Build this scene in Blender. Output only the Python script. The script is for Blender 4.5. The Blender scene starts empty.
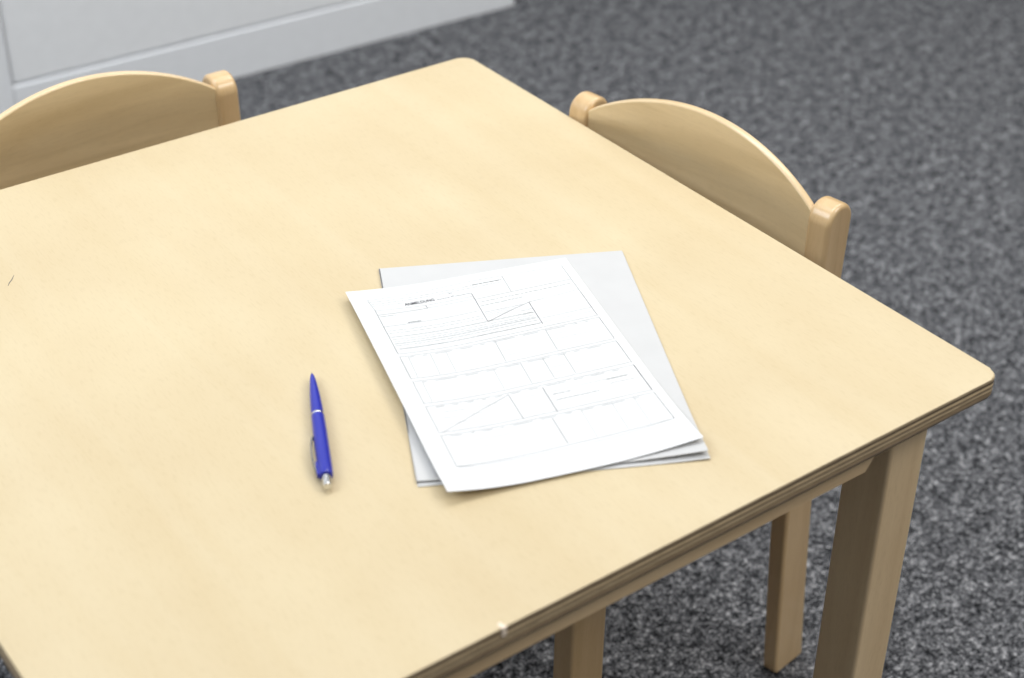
import bpy, bmesh, math, random
from mathutils import Vector, Matrix, noise

random.seed(7)
S = bpy.context.scene
COL = S.collection
H = 0.597                                  # height of the table top above the floor

# ---------------------------------------------------------------- camera
cam_d = bpy.data.cameras.new('camera')
cam = bpy.data.objects.new('camera', cam_d)
COL.objects.link(cam)
CR = Vector((0.80750968, -0.58975138, 0.01101903))
CU = Vector((0.32293902, 0.45765833, 0.82840766))
CF = Vector((0.49359751, 0.66538873, -0.56001727))
cam.matrix_world = Matrix((
    (CR.x, CU.x, -CF.x, -0.9811),
    (CR.y, CU.y, -CF.y, -1.4171),
    (CR.z, CU.z, -CF.z, 0.7718 + H),
    (0, 0, 0, 1)))
cam_d.sensor_width = 36.0
cam_d.lens = 1616.86 / 1024 * 36.0
cam_d.dof.use_dof = True
cam_d.dof.focus_distance = 1.48
cam_d.dof.aperture_fstop = 4.5
cam_d.clip_end = 60
S.camera = cam

# ---------------------------------------------------------------- exposure, world, lights
S.view_settings.view_transform = 'Standard'
S.view_settings.look = 'None'
S.view_settings.exposure = 0.12
S.view_settings.gamma = 1.0
S.view_settings.use_curve_mapping = False

W = bpy.data.worlds.new('world')
S.world = W
W.use_nodes = True
# light coming back from the white ceiling and upper walls of the room: bright overhead, dark low down
_nt = W.node_tree
_tc = _nt.nodes.new('ShaderNodeTexCoord')
_sp = _nt.nodes.new('ShaderNodeSeparateXYZ')
_rp = _nt.nodes.new('ShaderNodeValToRGB')
_rp.color_ramp.elements[0].position, _rp.color_ramp.elements[0].color = 0.30, (0.012, 0.012, 0.013, 1)
_rp.color_ramp.elements[1].position, _rp.color_ramp.elements[1].color = 0.52, (0.93, 0.965, 1.0, 1)
_nt.links.new(_tc.outputs['Generated'], _sp.inputs[0])
_nt.links.new(_sp.outputs['Z'], _rp.inputs[0])
_nt.links.new(_rp.outputs[0], _nt.nodes['Background'].inputs[0])
_nt.nodes['Background'].inputs[1].default_value = 0.60


def area(name, loc, target, sx, sy, power, color):
    d = bpy.data.lights.new(name, 'AREA')
    d.shape = 'RECTANGLE'
    d.size, d.size_y = sx, sy
    d.energy = power
    d.color = color
    o = bpy.data.objects.new(name, d)
    COL.objects.link(o)
    o.location = loc
    v = Vector(target) - Vector(loc)
    o.rotation_euler = v.to_track_quat('-Z', 'Y').to_euler()
    return o


WARM = (1.0, 0.97, 0.915)
area('ceiling_lamp_front', (0.95, -2.25, 2.75), (0.8, -1.8, 0), 1.5, 0.8, 34, WARM)
area('ceiling_lamp_back', (1.5, 0.1, 2.75), (1.5, 0.2, 0), 1.6, 1.2, 27, WARM)
area('added_wall_fill', (-0.2, 0.1, 2.75), (0.2, 1.0, 0), 1.2, 0.5, 20, (1, 1, 1))  # added unseen fill light, only to brighten the back wall
area('window_daylight', (-2.0, 0.15, 2.30), (0.2, 0.8, 0.2), 1.5, 1.2, 30, (0.84, 0.92, 1.0))


# ---------------------------------------------------------------- helpers
def new_mat(name):
    m = bpy.data.materials.new(name)
    m.use_nodes = True
    nt = m.node_tree
    return m, nt, nt.nodes['Principled BSDF']


def N(nt, kind, **kw):
    n = nt.nodes.new(kind)
    for k, v in kw.items():
        setattr(n, k, v)
    return n


def ramp(nt, stops):
    n = nt.nodes.new('ShaderNodeValToRGB')
    e = n.color_ramp.elements
    e[0].position, e[0].color = stops[0][0], (*stops[0][1], 1)
    e[1].position, e[1].color = stops[-1][0], (*stops[-1][1], 1)
    for p, c in stops[1:-1]:
        x = e.new(p)
        x.color = (*c, 1)
    return n


def mix(nt, a, b, f, mode='MIX'):
    n = nt.nodes.new('ShaderNodeMix')
    n.data_type = 'RGBA'
    n.blend_type = mode
    for i, v in ((0, f), (6, a), (7, b)):
        if hasattr(v, 'links') or isinstance(v, bpy.types.NodeSocket):
            nt.links.new(v, n.inputs[i])
        elif i == 0:
            n.inputs[0].default_value = v
        else:
            n.inputs[i].default_value = (*v, 1)
    return n.outputs[2]


def wood(name, light, dark, axis='Y', rough=0.38, streak=1.0, scale=1.0, coat=0.0, knots=False):
    """pale beech / birch: stretched noise along the grain, in object space"""
    m, nt, b = new_mat(name)
    L = nt.links.new
    tc = N(nt, 'ShaderNodeTexCoord')
    mp = N(nt, 'ShaderNodeMapping')
    s = {'X': (3, 60, 60), 'Y': (60, 3, 60), 'Z': (60, 60, 3)}[axis]
    mp.inputs['Scale'].default_value = [v * scale for v in s]
    L(tc.outputs['Object'], mp.inputs[0])
    n1 = N(nt, 'ShaderNodeTexNoise')
    n1.inputs['Scale'].default_value = 1.0
    n1.inputs['Detail'].default_value = 5
    n1.inputs['Distortion'].default_value = 0.6
    L(mp.outputs[0], n1.inputs['Vector'])
    n2 = N(nt, 'ShaderNodeTexNoise')
    n2.inputs['Scale'].default_value = 6.0
    n2.inputs['Detail'].default_value = 3
    L(tc.outputs['Object'], n2.inputs['Vector'])
    r = ramp(nt, [(0.5 - 0.22 / streak, dark), (0.5 + 0.2 / streak, light)])
    L(n1.outputs['Fac'], r.inputs[0])
    r2 = ramp(nt, [(0.3, tuple(0.93 * v for v in (1, 0.97, 0.93))), (0.7, (1.0, 1.0, 1.0))])
    L(n2.outputs['Fac'], r2.inputs[0])
    c = mix(nt, r.outputs[0], r2.outputs[0], 1.0, 'MULTIPLY')
    # short pores along the grain
    mpf = N(nt, 'ShaderNodeMapping')
    mpf.inputs['Scale'].default_value = {'X': (90, 600, 600), 'Y': (600, 90, 600), 'Z': (600, 600, 90)}[axis]
    L(tc.outputs['Object'], mpf.inputs[0])
    nf = N(nt, 'ShaderNodeTexNoise')
    nf.inputs['Scale'].default_value = 1.0
    nf.inputs['Detail'].default_value = 2
    L(mpf.outputs[0], nf.inputs['Vector'])
    rf = ramp(nt, [(0.30, (0.86, 0.83, 0.78)), (0.48, (1.0, 1.0, 1.0))])
    L(nf.outputs['Fac'], rf.inputs[0])
    c = mix(nt, c, rf.outputs[0], 0.35, 'MULTIPLY')
    if knots:
        n3 = N(nt, 'ShaderNodeTexVoronoi')
        n3.inputs['Scale'].default_value = 14
        mp3 = N(nt, 'ShaderNodeMapping')
        mp3.inputs['Scale'].default_value = {'X': (.35, 1, 1), 'Y': (1, .35, 1), 'Z': (1, 1, .35)}[axis]
        L(tc.outputs['Object'], mp3.inputs[0])
        L(mp3.outputs[0], n3.inputs['Vector'])
        r3 = ramp(nt, [(0.0, (0.45, 0.36, 0.26)), (0.035, (1, 1, 1))])
        L(n3.outputs['Distance'], r3.inputs[0])
        c = mix(nt, c, r3.outputs[0], 0.6, 'MULTIPLY')
    L(c, b.inputs['Base Color'])
    b.inputs['Roughness'].default_value = rough
    b.inputs['Coat Weight'].default_value = coat
    b.inputs['Coat Roughness'].default_value = 0.15
    bp = N(nt, 'ShaderNodeBump')
    bp.inputs['Strength'].default_value = 0.06
    bp.inputs['Distance'].default_value = 0.001
    L(n1.outputs['Fac'], bp.inputs['Height'])
    L(bp.outputs[0], b.inputs['Normal'])
    return m


def plain(name, col, rough=0.5, metal=0.0, **kw):
    m, nt, b = new_mat(name)
    n = N(nt, 'ShaderNodeTexNoise')
    n.inputs['Scale'].default_value = 40
    tc = N(nt, 'ShaderNodeTexCoord')
    nt.links.new(tc.outputs['Object'], n.inputs['Vector'])
    r = ramp(nt, [(0.3, tuple(v * 0.97 for v in col)), (0.7, col)])
    nt.links.new(n.outputs['Fac'], r.inputs[0])
    nt.links.new(r.outputs[0], b.inputs['Base Color'])
    b.inputs['Roughness'].default_value = rough
    b.inputs['Metallic'].default_value = metal
    for k, v in kw.items():
        b.inputs[k.replace('_', ' ')].default_value = v
    return m


def link(name, bm, mat, parent=None, smooth=True, angle=40):
    bmesh.ops.recalc_face_normals(bm, faces=bm.faces[:])
    me = bpy.data.meshes.new(name)
    bm.to_mesh(me)
    bm.free()
    for mm in (mat if isinstance(mat, (list, tuple)) else [mat]):
        me.materials.append(mm)
    if smooth:
        me.shade_smooth()
        me.set_sharp_from_angle(angle=math.radians(angle))
    o = bpy.data.objects.new(name, me)
    COL.objects.link(o)
    if smooth:
        wn = o.modifiers.new('flat faces', 'WEIGHTED_NORMAL')
        wn.mode = 'FACE_AREA'
        wn.weight = 100
        wn.keep_sharp = True
    if parent:
        o.parent = parent
    return o


def tag(o, label, cat, group=None):
    o['label'] = label
    o['category'] = cat
    if group:
        o['group'] = group
    return o


def thing(name, label, cat, loc, rz=0.0, group=None):
    o = bpy.data.objects.new(name, None)
    o.empty_display_size = 0.05
    COL.objects.link(o)
    o.location = loc
    o.rotation_euler = (0, 0, rz)
    return tag(o, label, cat, group)


def box(bm, x0, x1, y0, y1, z0, z1, bev=0.0, seg=2):
    vs = [bm.verts.new((x, y, z)) for z in (z0, z1) for y in (y0, y1) for x in (x0, x1)]
    fs = [(0, 1, 3, 2), (4, 6, 7, 5), (0, 4, 5, 1), (2, 3, 7, 6), (0, 2, 6, 4), (1, 5, 7, 3)]
    faces = [bm.faces.new([vs[i] for i in f]) for f in fs]
    if bev:
        es = list({e for f in faces for e in f.edges})
        bmesh.ops.bevel(bm, geom=es, offset=bev, segments=seg, profile=0.5, affect='EDGES')
    return bm


def prism(bm, pts, fn, t0, t1, bev=0.0, seg=2, side_bevel=True):
    """closed outline pts [(a,b)], extruded from t0 to t1; fn(a,b,t)->xyz"""
    lo = [bm.verts.new(fn(a, b, t0)) for a, b in pts]
    hi = [bm.verts.new(fn(a, b, t1)) for a, b in pts]
    f0 = bm.faces.new(lo[::-1])
    f1 = bm.faces.new(hi)
    n = len(pts)
    for i in range(n):
        j = (i + 1) % n
        bm.faces.new((lo[i], lo[j], hi[j], hi[i]))
    if bev:
        es = [e for f in (f0, f1) for e in f.edges]
        bmesh.ops.bevel(bm, geom=es, offset=bev, segments=seg, profile=0.5, affect='EDGES')
    return bm


def soft_prism(bm, pts, fn, t0, t1, r, seg=4):
    """like prism, with the rims rounded by radius r (outline inset along its normals)"""
    n = len(pts)
    ctr = 0.5 * sum(pts[i][0] * pts[(i + 1) % n][1] - pts[(i + 1) % n][0] * pts[i][1] for i in range(n))
    sg = 1.0 if ctr > 0 else -1.0
    nor = []
    for i in range(n):
        p, q = Vector(pts[i - 1]), Vector(pts[(i + 1) % n])
        d = (q - p).normalized()
        nor.append(Vector((-d.y, d.x)) * sg)
    rings = []
    prof = [(r * (1 - math.sin(a)), t0 + r * (1 - math.cos(a))) for a in [math.pi / 2 * k / seg for k in range(seg + 1)]]
    prof += [(o, t1 - (t - t0)) for o, t in prof[::-1]]
    for off, t in prof:
        rings.append([bm.verts.new(fn(pts[i][0] + nor[i].x * off, pts[i][1] + nor[i].y * off, t)) for i in range(n)])
    for a, b in zip(rings[:-1], rings[1:]):
        for i in range(n):
            j = (i + 1) % n
            bm.faces.new((a[i], a[j], b[j], b[i]))
    bm.faces.new(rings[0][::-1])
    bm.faces.new(rings[-1])
    return bm


def lathe(bm, prof, fn, n=32, cap=True):
    """prof [(axial, radius)]; fn(axial, ry, rz)->xyz"""
    rings = []
    for a, r in prof:
        rings.append([bm.verts.new(fn(a, r * math.cos(2 * math.pi * k / n), r * math.sin(2 * math.pi * k / n)))
                      for k in range(n)])
    for p, q in zip(rings[:-1], rings[1:]):
        for k in range(n):
            bm.faces.new((p[k], p[(k + 1) % n], q[(k + 1) % n], q[k]))
    if cap:
        bm.faces.new(rings[0][::-1])
        bm.faces.new(rings[-1])
    return bm


# ---------------------------------------------------------------- materials
M_top = wood('birch_table_top', (0.65, 0.545, 0.36), (0.61, 0.493, 0.30), 'Y', 0.45, 0.6, 0.5)
M_leg = wood('beech_table_leg', (0.82, 0.63, 0.39), (0.72, 0.53, 0.31), 'Z', 0.45, 1.0, 0.8, knots=True)
M_apron = wood('beech_table_apron', (0.84, 0.63, 0.38), (0.74, 0.53, 0.30), 'X', 0.45)
M_chair = wood('varnished_beech', (0.74, 0.53, 0.29), (0.62, 0.42, 0.21), 'Z', 0.30, 1.0, 0.8, coat=0.5)
M_panel = wood('varnished_beech_panel', (0.82, 0.64, 0.375), (0.62, 0.455, 0.235), 'X', 0.32, 1.3, 0.55, coat=1.0, knots=True)
M_panel.node_tree.nodes['Principled BSDF'].inputs['Coat IOR'].default_value = 1.8
M_panel.node_tree.nodes['Principled BSDF'].inputs['Coat Roughness'].default_value = 0.28
M_panel_edge = wood('beech_panel_edge', (0.80, 0.62, 0.38), (0.72, 0.53, 0.30), 'X', 0.28, 1.0, 0.6, coat=0.5)
M_wall = plain('painted_wall', (0.87, 0.88, 0.89), 0.6)
M_rail = plain('painted_rail', (0.84, 0.855, 0.875), 0.6)
M_paper = plain('white_paper', (0.715, 0.715, 0.715), 0.75)
M_folder = plain('pale_grey_card', (0.57, 0.566, 0.562), 0.6)
M_ink = plain('black_ink', (0.03, 0.032, 0.04), 0.7)
M_ink_mid = plain('grey_ink', (0.21, 0.22, 0.23), 0.7)
M_ink_pale = plain('faint_ink', (0.40, 0.412, 0.412), 0.7)
M_blue = plain('blue_plastic', (0.022, 0.030, 0.36), 0.28)
M_chrome = plain('chrome', (0.72, 0.72, 0.72), 0.2, 1.0)
M_clip = plain('dark_chrome', (0.30, 0.29, 0.29), 0.25, 1.0)
M_shadow_gap = plain('shadow_gap_dark', (0.05, 0.05, 0.05), 0.8)  # near-black standing in for shade in a gap; no part uses it


def ply_material():
    """plywood edge: alternating veneers stacked in z (object space, top face at z=0)"""
    m, nt, b = new_mat('plywood_edge')
    L = nt.links.new
    tc = N(nt, 'ShaderNodeTexCoord')
    sep = N(nt, 'ShaderNodeSeparateXYZ')
    L(tc.outputs['Object'], sep.inputs[0])
    nz = N(nt, 'ShaderNodeTexNoise')
    nz.inputs['Scale'].default_value = 9
    nz.inputs['Detail'].default_value = 3
    L(tc.outputs['Object'], nz.inputs['Vector'])
    w = N(nt, 'ShaderNodeMath', operation='MULTIPLY_ADD')
    L(nz.outputs['Fac'], w.inputs[0])
    w.inputs[1].default_value = 0.0012
    L(sep.outputs['Z'], w.inputs[2])
    f = N(nt, 'ShaderNodeMapRange')
    L(w.outputs[0], f.inputs['Value'])
    f.inputs['From Min'].default_value = -0.0195
    f.inputs['From Max'].default_value = 0.0006
    lt, dk, md = (0.78, 0.60, 0.36), (0.07, 0.043, 0.022), (0.42, 0.29, 0.16)
    r = ramp(nt, [(0.0, dk), (0.13, (0.20, 0.15, 0.10)), (0.16, (0.36, 0.27, 0.17)), (0.30, md), (0.33, dk), (0.38, lt),
                  (0.50, (0.42, 0.32, 0.2)), (0.53, dk), (0.58, md), (0.62, lt), (0.72, lt), (0.75, dk), (0.83, (0.17, .115, .065)),
                  (0.87, (0.46, 0.34, 0.2)), (0.95, (0.70, 0.55, 0.35))])
    L(f.outputs[0], r.inputs[0])
    g = N(nt, 'ShaderNodeTexNoise')
    mp = N(nt, 'ShaderNodeMapping')
    mp.inputs['Scale'].default_value = (60, 60, 900)
    L(tc.outputs['Object'], mp.inputs[0])
    L(mp.outputs[0], g.inputs['Vector'])
    g.inputs['Scale'].default_value = 1
    g.inputs['Detail'].default_value = 4
    r2 = ramp(nt, [(0.35, (0.62, 0.6, 0.58)), (0.6, (1, 1, 1))])
    L(g.outputs['Fac'], r2.inputs[0])
    c = mix(nt, r.outputs[0], r2.outputs[0], 0.8, 'MULTIPLY')
    L(c, b.inputs['Base Color'])
    b.inputs['Roughness'].default_value = 0.5
    return m


M_ply = ply_material()


def carpet_material():
    """loop pile carpet: every loop its own grey, in loose dark and light clusters"""
    m, nt, b = new_mat('mottled_grey_carpet')
    L = nt.links.new
    tc = N(nt, 'ShaderNodeTexCoord')
    acc = None
    for scale, det, wt in ((300, 2, 0.42), (120, 2, 0.36), (42, 3, 0.22)):
        n = N(nt, 'ShaderNodeTexNoise')
        n.inputs['Scale'].default_value = scale
        n.inputs['Detail'].default_value = det
        n.inputs['Roughness'].default_value = 0.6
        L(tc.outputs['Object'], n.inputs['Vector'])
        q = N(nt, 'ShaderNodeMath', operation='MULTIPLY_ADD')
        L(n.outputs['Fac'], q.inputs[0])
        q.inputs[1].default_value = wt
        if acc is None:
            q.inputs[2].default_value = 0.0
        else:
            L(acc, q.inputs[2])
        acc = q.outputs[0]
    r = ramp(nt, [(0.36, (0.003, 0.003, 0.003)), (0.44, (0.022, 0.023, 0.026)), (0.52, (0.114, 0.116, 0.125)),
                  (0.59, (0.30, 0.302, 0.315)), (0.66, (0.62, 0.62, 0.63))])
    L(acc, r.inputs[0])
    L(r.outputs[0], b.inputs['Base Color'])
    b.inputs['Roughness'].default_value = 0.95
    b.inputs['Specular IOR Level'].default_value = 0.1
    bp = N(nt, 'ShaderNodeBump')
    bp.inputs['Strength'].default_value = 0.5
    bp.inputs['Distance'].default_value = 0.003
    L(acc, bp.inputs['Height'])
    L(bp.outputs[0], b.inputs['Normal'])
    return m


# ---------------------------------------------------------------- the setting
bm = bmesh.new()
box(bm, -3.4, 4.2, -3.2, 4.6, -0.05, 0.0)
floor = link('floor', bm, carpet_material(), smooth=False)
floor['kind'] = 'structure'

# wall frame: local x along the wall from the point below, local y into the wall
WALL_LOC, WALL_ROT = (0.3208, 1.2662, 0.0), -0.0225
XE = 0.668     # free end of the wall
XS = -0.436    # joint between the upright and the panel
ZR = 0.094     # height of the bottom rail


def wall_piece(name, bm, m, smooth=True):
    ob = link(name, bm, m, smooth=smooth)
    ob.location = WALL_LOC
    ob.rotation_euler = (0, 0, WALL_ROT)
    ob['kind'] = 'structure'
    return ob


bm = bmesh.new()
box(bm, -3.6, XE, 0.020, 0.14, 0.0, 2.4)
box(bm, XS + 0.001, XE, 0.004, 0.0205, ZR + 0.002, 2.4, 0.008, 3)
wall_piece('wall_back', bm, M_wall)
bm = bmesh.new()
box(bm, XS - 0.0015, XE + 0.004, 0.0, 0.0195, 0.0, ZR, 0.002)
wall_piece('baseboard_back', bm, M_rail)
bm = bmesh.new()
box(bm, XS - 0.85, XS - 0.0025, 0.0, 0.0195, 0.0, 2.4, 0.002)
wall_piece('trim_1', bm, M_rail)

# ---------------------------------------------------------------- table
TX, TY = 0.791, 0.777
table = thing('activity_table', 'square pale birch plywood children\'s table with rounded corners, holding the form and pen', 'table',
              (-TX / 2, -TY / 2, 0))
hx, hy = TX / 2, TY / 2


def rounded(hx, hy, r, n=8):
    out = []
    for cx, cy, a0 in ((hx - r, hy - r, 0), (-hx + r, hy - r, 90), (-hx + r, -hy + r, 180), (hx - r, -hy + r, 270)):
        for k in range(n + 1):
            a = math.radians(a0 + 90 * k / n)
            out.append((cx + r * math.cos(a), cy + r * math.sin(a)))
    return out


bm = bmesh.new()
pts = rounded(hx, hy, 0.012)
prism(bm, pts, lambda a, b, t: (a, b, t), -0.019, 0.0, 0.0018, 3)
bm.normal_update()
for f in bm.faces:
    f.material_index = 0 if f.normal.z > 0.75 else 1
top = link('tabletop', bm, [M_top, M_ply], table, angle=60)
top.location = (0, 0, H)

# the little pale chip where the veneer has broken out of the near edge
bm = bmesh.new()
cp = [(-0.0022, 0.004), (0.0006, 0.0055), (0.0016, 0.0012), (0.0026, -0.0004), (0.0012, -0.0012), (-0.0016, -0.0011)]
prism(bm, cp, lambda a, b, t: (a, b, t), -0.0075, 0.0003)
o = link('splinter', bm, plain('raw_wood', (0.86, 0.72, 0.58), 0.7), table)
o['label'] = 'pale chip in the near edge of the top'
o.location = (-0.5103 + hx, -hy, H)

# pencil scratch near the left side of the top
bm = bmesh.new()
sp = [(-0.6177, -0.1733), (-0.6150, -0.1693), (-0.6108, -0.1650), (-0.6063, -0.1587)]
up, dn = [], []
for i, (x, y) in enumerate(sp):
    w_ = (0.0002, 0.0004, 0.00045, 0.00015)[i]
    up.append((x - w_ * 0.7, y + w_ * 0.7))
    dn.append((x + w_ * 0.7, y - w_ * 0.7))
prism(bm, up + dn[::-1], lambda a, b, t: (a + hx, b + hy, t), 0.0, 0.00012)
o = link('pencil_mark', bm, plain('graphite', (0.12, 0.11, 0.11), 0.6), table)
o['label'] = 'short dark pencil stroke'
o.location = (0, 0, H)

# legs: 42 mm wide (x) and 56 mm deep (y), flush under the corners
for sx in (-1, 1):
    for sy in (-1, 1):
        bm = bmesh.new()
        x1, x0 = sx * (hx - 0.038), sx * (hx - 0.082)
        y1, y0 = sy * (hy - 0.034), sy * (hy - 0.083)
        ring = []
        for z, k in ((0.0, 0.007), (H - 0.0192, 0.0)):
            xa, xb = sorted((x1 + sx * (k + 0.002), x0 + sx * k))
            ya, yb = sorted((y1, y0))
            ring.append([bm.verts.new(p) for p in ((xa, ya, z), (xb, ya, z), (xb, yb, z), (xa, yb, z))])
        lo, hi = ring
        bm.faces.new(lo[::-1])
        bm.faces.new(hi)
        for i in range(4):
            bm.faces.new((lo[i], lo[(i + 1) % 4], hi[(i + 1) % 4], hi[i]))
        bmesh.ops.bevel(bm, geom=[e for e in bm.edges if abs(e.verts[0].co.z - e.verts[1].co.z) > .1], offset=0.004,
                        segments=3, profile=0.5, affect='EDGES')
        link('leg', bm, M_leg, table)

# aprons with chamfered lower ends
for sy in (-1, 1):
    bm = bmesh.new()
    yo = sy * (hy - 0.021)
    yi = sy * (hy - 0.039)
    ap = [(-hx + 0.118, H - 0.0192), (-hx + 0.118, H - 0.044), (-hx + 0.128, H - 0.058), (hx - 0.128, H - 0.058),
          (hx - 0.118, H - 0.044), (hx - 0.118, H - 0.0192)]
    prism(bm, ap, lambda a, b, t: (a, t, b), yo, yi, 0.001)
    link('apron', bm, M_apron, table)
for sx in (-1, 1):
    bm = bmesh.new()
    xo = sx * (hx - 0.040)
    xi = sx * (hx - 0.058)
    ap = [(-hy + 0.118, H - 0.0192), (-hy + 0.118, H - 0.044), (-hy + 0.128, H - 0.058), (hy - 0.128, H - 0.058),
          (hy - 0.118, H - 0.044), (hy - 0.118, H - 0.0192)]
    prism(bm, ap, lambda a, b, t: (t, a, b), xo, xi, 0.001)
    link('apron', bm, M_apron, table)

# ---------------------------------------------------------------- chairs
# local frame: x along the width, y towards the back, origin on the floor under the top of the backrest panel
WP = 0.1455
PT = 0.0265
SEAT = 0.340


def smooth_path(pts, n=6):
    out = []
    P = [pts[0]] + pts + [pts[-1]]
    for i in range(1, len(P) - 2):
        for k in range(n):
            t = k / n
            a, b, c, d = (Vector(q) for q in P[i - 1:i + 3])
            out.append(0.5 * ((2 * b) + (c - a) * t + (2 * a - 5 * b + 4 * c - d) * t * t + (3 * b - a - 3 * c + d) * t ** 3))
    out.append(Vector(pts[-1]))
    return out


def make_chair(name, label, loc, rz, group=None, depth=0.333):
    t = thing(name, label, 'chair', loc, rz, group)
    zt = H + 0.0225
    # rear posts: boomerang outline in the y-z plane, fully rounded top
    front = smooth_path([(0.0, 0.0), (-0.009, 0.11), (-0.018, 0.24), (-0.0195, 0.36), (-0.016, 0.50), (-0.0135, zt - 0.022)])
    back = smooth_path([(0.052, 0.0), (0.040, 0.11), (0.028, 0.24), (0.0195, 0.36), (0.022, 0.50), (0.0255, zt - 0.022)])
    cy, cz = 0.0060, zt - 0.0195
    arc = [Vector((cy - 0.0195 * math.cos(a), cz + 0.0195 * math.sin(a))) for a in [math.pi * k / 12 for k in range(13)]]
    outline = [(p.x, p.y) for p in front[:-1]] + [(p.x, p.y) for p in arc] + [(p.x, p.y) for p in back[:-1][::-1]]
    outline = [(0.004, 0.0)] + [(p, max(q, 0.004)) if k_ == 0 else (p, q) for k_, (p, q) in enumerate(outline[:-1])] + [(0.0518, 0.004), (0.048, 0.0)]
    for s in (-1, 1):
        bm = bmesh.new()
        a, b = (WP, WP + PT) if s > 0 else (-WP - PT, -WP)
        soft_prism(bm, outline, lambda p, q, r: (r + s * (1 - q / H) * (0.003 + 0.007 * (1 - (abs(r) - WP) / PT)), p, q), a, b, 0.005, 5)
        link('rear_leg', bm, M_chair, t, angle=50)
    # backrest: bowed panel with an arched, rounded top edge
    bm = bmesh.new()
    nx, nz = 48, 8
    th, rr = 0.0095, 0.003
    z_low = H - 0.105
    cols = []
    for i in range(nx + 1):
        s = -1 + 2 * i / nx
        zt_ = H + 0.0114 + 0.0463 * (1 - s * s) ** 0.905
        zb = z_low - 0.012 * (1 - s * s)
        prof = [(th, zb + (zt_ - rr - zb) * j / nz) for j in range(nz + 1)]
        prof += [(th - rr + rr * math.cos(a), zt_ - rr + rr * math.sin(a)) for a in [math.pi / 2 * k / 4 for k in range(1, 5)]]
        prof += [(rr - rr * math.sin(a), zt_ - rr + rr * math.cos(a)) for a in [math.pi / 2 * k / 4 for k in range(0, 4)]]
        prof += [(0.0, zt_ - rr + (zb - zt_ + rr) * j / nz) for j in range(nz + 1)]
        y0 = 0.013 * (1 - s * s)
        cols.append([bm.verts.new((s * (WP + 0.003), y0 - d, z)) for d, z in prof])
    m_ = len(cols[0])
    for a, b in zip(cols[:-1], cols[1:]):
        for k in range(m_):
            f = bm.faces.new((a[k], b[k], b[(k + 1) % m_], a[(k + 1) % m_]))
            if nz + 1 <= k <= nz + 7:
                f.material_index = 1
    bm.faces.new(cols[0])
    bm.faces.new(cols[-1][::-1])
    link('backrest', bm, [M_panel, M_panel_edge], t, angle=50)
    # front legs, standing a little closer together than the rear posts
    fo = WP + PT - 0.014
    for s in (-1, 1):
        a, b = (fo - PT, fo) if s > 0 else (-fo, -fo + PT)
        bm = bmesh.new()
        box(bm, a, b, -depth, -depth + 0.048, 0.0, SEAT - 0.012, 0.004, 3)
        link('front_leg', bm, M_chair, t)
        bm = bmesh.new()
        a, b = (fo - PT - 0.019, fo - PT - 0.0005) if s > 0 else (-fo + PT + 0.0005, -fo + PT + 0.019)
        box(bm, a, b, -depth + 0.006, 0.004, SEAT - 0.048, SEAT - 0.012, 0.003, 2)
        link('side_rail', bm, M_chair, t)
    for nm, ya in (('front_rail', -depth + 0.012), ('back_rail', -0.013)):
        bm = bmesh.new()
        box(bm, -fo + PT + 0.019, fo - PT - 0.019, ya, ya + 0.017, SEAT - 0.048, SEAT - 0.012, 0.003, 2)
        link(nm, bm, M_chair, t)
    # seat: plywood, tapering to the rounded front
    bm = bmesh.new()
    r = 0.045
    yf = -depth - 0.008
    pts = [(WP - 0.001, -0.014), (-WP + 0.001, -0.014), (-WP + 0.001, -0.026), (-WP - PT, -0.026)]
    pts += [(-fo + r - r * math.cos(a), yf + r - r * math.sin(a)) for a in [math.pi / 2 * k / 8 for k in range(9)]]
    pts += [(fo - r + r * math.sin(a), yf + r - r * math.cos(a)) for a in [math.pi / 2 * k / 8 for k in range(9)]]
    pts += [(WP + PT, -0.026), (WP - 0.001, -0.026)]
    prism(bm, pts, lambda a, b, q: (a, b, q), SEAT - 0.0117, SEAT, 0.003, 3)
    link('seat', bm, M_panel, t)
    return t


# right chair: width axis points at the viewer; its back faces away from the table (+x)
make_chair('childrens_chair', 'low beech chair at the right side of the table, arched backrest facing left',
           (0.0385, -0.3562, 0.0), -1.4276, 'small beech chairs at the table')
make_chair('childrens_chair', 'low beech chair tucked under the far edge of the table near the white wall',
           (-0.4355, 0.0660, 0.0), 0.0199, 'small beech chairs at the table', 0.285)


# ---------------------------------------------------------------- papers
def sheet_thing(o_xy, ang, w, h, zfun, nu, nv, thick, name, mat, parent=None, shrink=1.0):
    """u to the right from the top-left corner, v downwards; sheet as thin solid"""
    bm = bmesh.new()
    e = Vector((math.cos(ang), math.sin(ang)))
    n = Vector((math.sin(ang), -math.cos(ang)))
    grid = []
    for k in (0, 1):
        g = []
        for i in range(nu + 1):
            row = []
            for j in range(nv + 1):
                u, v = w * i / nu, h * j / nv
                q = (e * u + n * v) * shrink
                row.append(bm.verts.new((q.x, q.y, zfun(u, v) + k * thick)))
            g.append(row)
        grid.append(g)
    lo, hi = grid
    for i in range(nu):
        for j in range(nv):
            bm.faces.new((hi[i][j], hi[i][j + 1], hi[i + 1][j + 1], hi[i + 1][j]))
            bm.faces.new((lo[i][j], lo[i + 1][j], lo[i + 1][j + 1], lo[i][j + 1]))
    for i in range(nu):
        for j in (0, nv):
            bm.faces.new((lo[i][j], lo[i + 1][j], hi[i + 1][j], hi[i][j]))
    for j in range(nv):
        for i in (0, nu):
            bm.faces.new((lo[i][j], lo[i][j + 1], hi[i][j + 1], hi[i][j]))
    o = link(name, bm, mat, parent, angle=50)
    if parent is None:
        o.location = (o_xy[0], o_xy[1], H)
    return o


sm = lambda t: max(0.0, min(1.0, t)) ** 2

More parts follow.
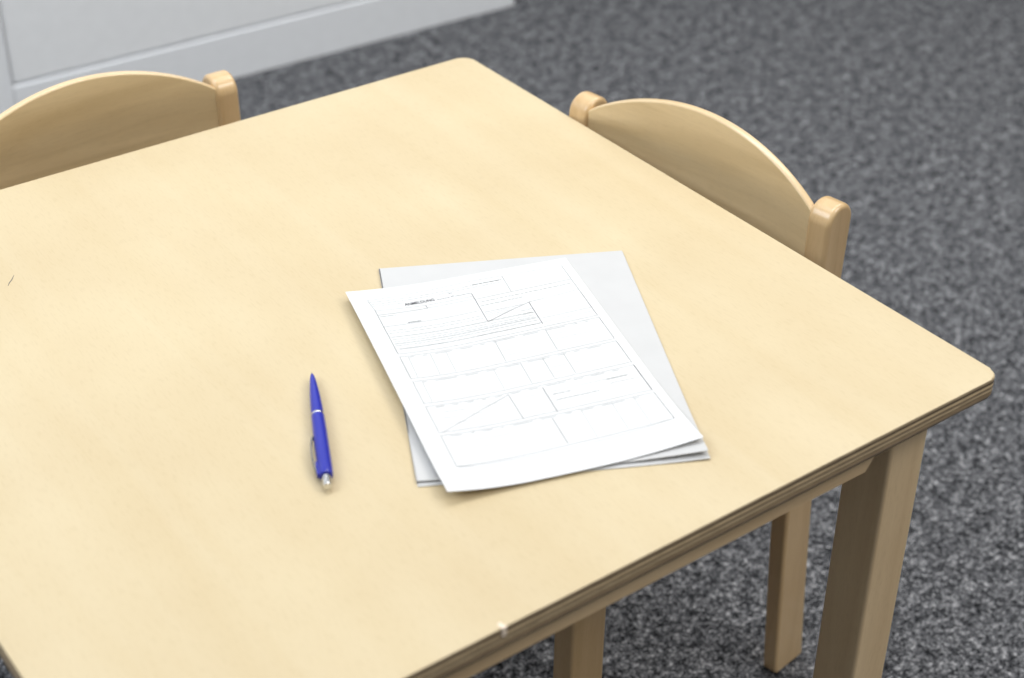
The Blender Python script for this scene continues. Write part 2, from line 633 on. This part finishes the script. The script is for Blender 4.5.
# folder
FX, FY, FA, FW, FH = -0.3339, -0.3409, -0.4704, 0.226, 0.313
folder = thing('document_folder', 'pale grey card folder lying under the printed form, its edges showing around it', 'folder',
               (FX, FY, H))


def z_bottom(u, v):
    return 0.0003 + 0.0012 * sm((u / FW - 0.75) / 0.25) * sm((v / FH - 0.8) / 0.2)


def z_cover(u, v):
    return 0.0016 + 0.0052 * sm((u / FW - 0.55) / 0.45) * sm((v / FH - 0.7) / 0.3) + 0.0012 * sm((0.15 - u / FW) / 0.15) * sm((v / FH - .8) / .2)


def z_cover_full(u, v):
    return z_cover(u, v)


sheet_thing(None, FA, FW, FH, z_bottom, 30, 40, 0.0005, 'back_cover', M_folder, folder)
fc = sheet_thing(None, FA, FW - 0.001, FH - 0.004, z_cover_full, 30, 40, 0.0005, 'front_cover', M_folder, folder)
bm = bmesh.new()      # folded spine on the left side, edge shadow put in as darker grey
box(bm, -0.0004, 0.0006, -FH + 0.004, -0.0005, 0.0004, 0.0021)
o = link('spine', bm, plain('shadowed_card_edge', (0.34, 0.33, 0.34), 0.6), folder, smooth=False)
o.rotation_euler = (0, 0, FA)

# form
PX, PY, PA = -0.3844, -0.3656, -0.2874
PW, PH = 0.210, 0.297        # paper size; the curl shortens its footprint a little


def z_form(u, v):
    a, b = u / PW, v / PH
    left = 0.0070 * sm((0.42 - a) / 0.42) * (0.55 + 0.45 * math.sin(math.pi * (0.15 + 0.75 * b)))
    br = 0.004 * sm((a - 0.6) / 0.4) * sm((b - 0.7) / 0.3)
    bl = 0.003 * sm((0.3 - a) / 0.3) * sm((b - 0.8) / 0.2)
    base = 0.0030 + 0.0048 * sm((a - 0.45) / 0.55) * sm((b - 0.55) / 0.45) * 0.6
    return base + left + br + bl


form = thing('registration_form', 'white printed form with boxes and lines, lying askew on the grey folder', 'paper form',
             (PX, PY, H))
sheet_thing(None, PA, PW, PH, z_form, 60, 80, 0.00012, 'sheet', M_paper, form, 0.9907)
eU = Vector((math.cos(PA), math.sin(PA)))
eV = Vector((math.sin(PA), -math.cos(PA)))


def on_form(u, v, lift=0.00022):
    q = (eU * u + eV * v) * 0.9907
    return Vector((q.x, q.y, z_form(u, v) + lift))


def stroke(bm, pts, w, step=0.004):
    """ribbon of width w (m) following points in mm"""
    for (u0, v0), (u1, v1) in zip(pts[:-1], pts[1:]):
        L = math.hypot(u1 - u0, v1 - v0) / 1000
        if L < 1e-6:
            continue
        n = max(1, int(L / step))
        dx, dy = (u1 - u0) / 1000 / L, (v1 - v0) / 1000 / L
        w_ = max(w, 0.00045)
        px, py = -dy * w_ / 2, dx * w_ / 2
        prev = None
        for k in range(n + 1):
            u, v = (u0 + (u1 - u0) * k / n) / 1000, (v0 + (v1 - v0) * k / n) / 1000
            a, b = bm.verts.new(on_form(u + px, v + py)), bm.verts.new(on_form(u - px, v - py))
            if prev:
                bm.faces.new((prev[0], a, b, prev[1]))
            prev = (a, b)


def words(bm, u0, v0, u1, v1, w, lo=2.0, hi=6.0, gap=0.9):
    """an illegible row of printed words: small dashes"""
    u = u0
    while u < u1:
        e = min(u1, u + random.uniform(lo, hi))
        f0, f1 = (u - u0) / (u1 - u0), (e - u0) / (u1 - u0)
        stroke(bm, [(u, v0 + (v1 - v0) * f0), (e, v0 + (v1 - v0) * f1)], w)
        u = e + gap


dark, mid, pale = bmesh.new(), bmesh.new(), bmesh.new()
BL, BR_ = 17.3, 201.3
# outer border, broken where the blocks meet
for a, b in ((35.2, 107), (112.3, 145.1), (149.8, 181.6), (186, 221.4)):
    stroke(dark if a < 140 else mid, [(BL, a), (BL, b)], 0.00032)
stroke(mid, [(BL, 225.6), (BL, 265.0), (18.2, 266.6), (20.5, 267.4), (30, 268)], 0.0003)
stroke(pale, [(30, 268), (110, 268), (158, 266.5), (BR_, 262)], 0.00035)
stroke(mid, [(15.2, 18.3), (17.2, 35)], 0.0002)
stroke(mid, [(BR_, 11.5), (BR_, 60)], 0.0003)
stroke(dark, [(BR_, 60), (BR_, 99.3)], 0.00035)
stroke(dark, [(BR_, 103), (BR_, 138.1)], 0.00035)
stroke(dark, [(BR_, 141.9), (BR_, 175.1)], 0.00038)
stroke(dark, [(BR_, 179.9), (BR_, 218)], 0.0007)
stroke(dark, [(BR_, 221.9), (BR_, 261.8)], 0.00036)
# heading block
stroke(pale, [(15.2, 18.3), (60, 14.5), (112.5, 10.8), (143.3, 11.1)], 0.0005)
stroke(pale, [(146, 11), (190, 12.4)], 0.0004)
stroke(mid, [(143.3, 11.1), (142.7, 39.1)], 0.0004)
for v in (21, 24.5, 28.0):
    words(pale, 17 if v > 22 else 15, v + 1.2, 45 if v > 26 else 140, v - 4.0 if v < 26 else v, 0.0007)
words(pale, 113, 17, 141, 17, 0.0012)
stroke(dark, [(92.5, 30.4), (108.0, 29.8)], 0.00035)
stroke(dark, [(107.9, 30.9), (107.0, 78.6)], 0.00055)
stroke(dark, [(107.0, 78.6), (131.6, 68.2)], 0.0005)
stroke(mid, [(131.6, 68.2), (151.3, 60.6)], 0.0006)
stroke(dark, [(151.6, 60.2), (151.0, 97.2)], 0.0006)
stroke(mid, [(151.6, 60.2), (166, 59)], 0.0005)
stroke(pale, [(166, 59), (200.8, 55)], 0.0005)
stroke(pale, [(17.3, 36.3), (62, 37), (107, 35.5)], 0.0006)
stroke(mid, [(17.5, 44.0), (63.3, 42), (64.5, 41.5)], 0.0006)
stroke(mid, [(62.8, 36.5), (63.6, 42.0)], 0.0006)
stroke(pale, [(64.5, 41.6), (107, 40)], 0.0006)
words(pale, 19, 47, 33, 46.5, 0.0012)
stroke(mid, [(17.6, 63.6), (48, 62)], 0.0005)
words(mid, 40, 60.5, 52, 60, 0.0014, 1.2, 2.2, 0.4)
stroke(pale, [(48, 62), (86.4, 60.6), (105.5, 59.5)], 0.0007)
stroke(pale, [(108, 41.0), (200.8, 36.5)], 0.0007)
words(pale, 112, 46.5, 198, 43, 0.0010)
words(pale, 109, 53, 150, 50.5, 0.0012)
for v in (63.5, 66.0, 68.5, 71):
    words(mid if v < 66 else pale, 109, v, 146 - (v - 63) * 2.2, v - 1.5, 0.0005, 1.5, 4, 0.5)
for v in (72, 78):
    words(pale, 140, v, 150.5, v - 1, 0.0008)
# dense text rows
for vl, vr, m_, w_ in ((71, 68, pale, .0008), (75, 72, pale, .0008), (81.4, 77, mid, .00045), (85, 81, pale, .0007), (88.6, 84, pale, .0008),
                       (92.3, 86.5, mid, .00045), (95, 90, pale, .0008)):
    if m_ is mid:
        stroke(pale, [(BL, vl), (150.5 if vr < 90 else 200, vr)], w_)
        words(pale, 19, vl - 0.6, 149, vr - 0.6, 0.0006)
    else:
        words(m_, 19, vl, 105 if vl < 80 else 149, vr, w_)
stroke(pale, [(152, 88.5), (200.8, 86)], 0.0006)
stroke(pale, [(BL, 100), (150, 95), (200.8, 91.8)], 0.0004)
words(mid, 21, 100.2, 60, 98.4, 0.0011, 1.5, 4, 0.4)
words(mid, 60, 98.6, 110, 96.2, 0.0007, 4, 12, 0.6)
words(pale, 110, 96.6, 150, 95, 0.0009)


def block(vl0, vr0, vl1, vr1, title_m=pale):
    y = lambda u, a, b: a + (b - a) * (u - BL) / (BR_ - BL)
    for m_, (a, b) in ((mid, (vl0, vr0)), (mid, (vl1, vr1))):
        stroke(m_, [(BL if m_ is mid else BL, a), (BR_, b)], 0.00035)
    words(pale, 25, y(25, vl0, vr0) + 2.1, 190, y(190, vl0, vr0) + 2.1, 0.0009, 3, 22, 7)
    return lambda u, f: y(u, vl0, vr0) * (1 - f) + y(u, vl1, vr1) * f


stroke(mid, [(BL, 107.6), (BR_, 99.6)], 0.00035)
yA = block(112, 103, 145.4, 138.3)
for u in (24.5, 44, 58, 102.7, 149.8):
    stroke(mid if u > 100 else pale, [(u, yA(u, 0.04)), (u - 1, yA(u, 0.95))], 0.0005 if u < 100 else 0.0004)
yB = block(149.8, 142, 181.6, 175.3)
for u in (25.2, 87.8, 112.2, 132.3, 151.5):
    stroke(mid if u > 100 else pale, [(u, yB(u, 0.04)), (u - .5, yB(u, 0.95))], 0.0005 if u < 100 else 0.0004)
yC = block(186, 180, 221.6, 218.1)
stroke(mid, [(87.6, 186.2), (60, 199.5)], 0.00055)
stroke(mid, [(60, 199.5), (19.7, 222.0)], 0.00035)
stroke(dark, [(87.6, 186.4), (88.2, 221)], 0.00032)
stroke(dark, [(117.5, 185.9), (117.2, 221)], 0.00055)
yD = block(225.6, 222, 266.5, 262)
stroke(dark, [(110.2, 227.7), (110.1, 262)], 0.0004)
for u in (136, 163, 182.5):
    stroke(pale, [(u, yD(u, .05)), (u - 1, yD(u, .95))], 0.0004)
for f in (.28, .5, .72):
    for u0, u1, y in ((104, 147, yA), (152, 198, yA), (154, 198, yB), (133, 150, yB), (120, 198, yC), (26, 85, yC), (90, 115, yC), (26, 100, yD)):
        if random.random() < 0.75:
            ue = u0 + (u1 - u0) * random.uniform(.45, .95)
            stroke(pale, [(u0 + 1, y(u0, f)), (ue, y(ue, f))], 0.00022)
words(mid, 172, yC(172, .30), 190, yC(190, .3), 0.0007)
words(mid, 172, yC(172, .46), 199, yC(199, .46), 0.0004)
words(mid, 122, yC(122, .4), 138, yC(138, .4), 0.0007)
words(mid, 122, yC(122, .62), 160, yC(160, .62), 0.0007)

# all the printed rules and rows are the pattern of one printed layer
for k, b_ in enumerate((dark, mid, pale)):
    for f in b_.faces:
        f.material_index = k
tmp = bpy.data.meshes.new('tmp')
allp = bmesh.new()
for b_ in (dark, mid, pale):
    b_.to_mesh(tmp)
    allp.from_mesh(tmp)
    b_.free()
bpy.data.meshes.remove(tmp)
link('printed_form_lines', allp, [M_ink, M_ink_mid, M_ink_pale], form, smooth=False)


def lettering(txt, u0, v0, size, u1=None, slope=0.0):
    cu = bpy.data.curves.new('t', 'FONT')
    cu.body = txt
    cu.size = size
    cu.offset = size * 0.018
    ob = bpy.data.objects.new('t', cu)
    COL.objects.link(ob)
    bpy.context.view_layer.update()
    me = bpy.data.meshes.new_from_object(ob.evaluated_get(bpy.context.evaluated_depsgraph_get()))
    bpy.data.objects.remove(ob)
    bm = bmesh.new()
    bm.from_mesh(me)
    xs = [v.co.x for v in bm.verts]
    k = ((u1 - u0) / 1000) / (max(xs) - min(xs)) if u1 else 1.0
    for v in bm.verts:
        x = v.co.x * k
        v.co = on_form(u0 / 1000 + x, v0 / 1000 + slope * x - v.co.y, 0.00026)
    return bm


o = link('printed_heading', lettering('ANMELDUNG', 45.5, 33.6, 0.0060, 73.5, -0.06), M_ink, form, smooth=False)
bm = bmesh.new()
words(bm, 75.5, 31.0, 88, 30.3, 0.0009, 0.8, 2.2, 0.6)
words(bm, 89, 29.6, 92, 29.4, 0.0016, 0.8, 1.2, 0.4)
words(bm, 88.5, 24.5, 91.5, 24.4, 0.0012, 0.8, 1.2, 0.6)
link('printed_subheading', bm, M_ink_mid, form, smooth=False)

# ---------------------------------------------------------------- pen
tip = Vector((-0.4692, -0.4528))
end = Vector((-0.5355, -0.5900))
d2 = (end - tip)
PL = d2.length - 0.005
pen = thing('ballpoint_pen', 'blue plastic click ballpoint pen with a silver button lying left of the form', 'pen',
            (tip.x + d2.x * 0.009, tip.y + d2.y * 0.009, H), math.atan2(d2.y, d2.x))
RZ = 0.0058


def pf(a, y, z):
    # the barrel rests on its thickest part; the nose hangs a little above the table
    return (a, y, z + RZ)


# lower barrel (nose)
bm = bmesh.new()
lathe(bm, [(0.0, 0.0007), (0.0012, 0.0012), (0.003, 0.00165), (0.008, 0.0024), (0.016, 0.0032), (0.030, 0.0042),
           (0.044, 0.0048), (0.0565, 0.0051)], pf)
nose = link('nose_barrel', bm, M_blue, pen)
bm = bmesh.new()
lathe(bm, [(-0.0022, 0.0003), (-0.0014, 0.00055), (0.0006, 0.0009)], pf, 16)
link('writing_tip', bm, M_chrome, nose)
bm = bmesh.new()
lathe(bm, [(0.0566, 0.0052), (0.0570, 0.0054), (0.0583, 0.0054), (0.0587, 0.0052)], pf)
link('middle_ring', bm, M_chrome, pen)
bm = bmesh.new()
lathe(bm, [(0.0588, 0.0052), (0.063, 0.0053), (0.082, 0.0056), (0.105, 0.0057), (0.128, 0.0057), (0.1325, 0.0055), (0.1345, 0.0050),
           (0.1350, 0.0042)], pf)
link('upper_barrel', bm, M_blue, pen)
bm = bmesh.new()
lathe(bm, [(0.1350, 0.0036), (0.1358, 0.0037), (0.1385, 0.0037), (0.1388, 0.0034), (0.1395, 0.0034), (0.1400, 0.0036), (PL - .002, 0.0034),
           (PL - 0.0008, 0.0031), (PL - 0.0003, 0.0020)], pf)
link('push_button', bm, M_chrome, pen)
# clip: bowed strip leaving the barrel near the button, towards the middle, on the left-hand (-x) side
bm = bmesh.new()
SG = -1.0
cl = [(0.1335, 0.0050), (0.1325, 0.0066), (0.128, 0.0078), (0.120, 0.0088), (0.108, 0.0094), (0.096, 0.0088), (0.088, 0.0074), (0.0855, 0.0062)]
sm_cl = smooth_path([(a, b) for a, b in cl], 4)
outer = [(p.x, p.y) for p in sm_cl]
inner = [(p.x, p.y - 0.0012) for p in sm_cl[::-1]]
prism(bm, outer + inner, lambda a, b, t: (a, SG * b, t + RZ), -0.0016, 0.0020, 0.0003)
clip = link('clip', bm, M_clip, pen)
clip['label'] = 'bowed metal clip, darker than the button'
bm = bmesh.new()
box(bm, 0.118, 0.1335, -0.0068, -0.0045, RZ - 0.002, RZ + 0.0024, 0.0006)
link('clip_root', bm, M_blue, clip)
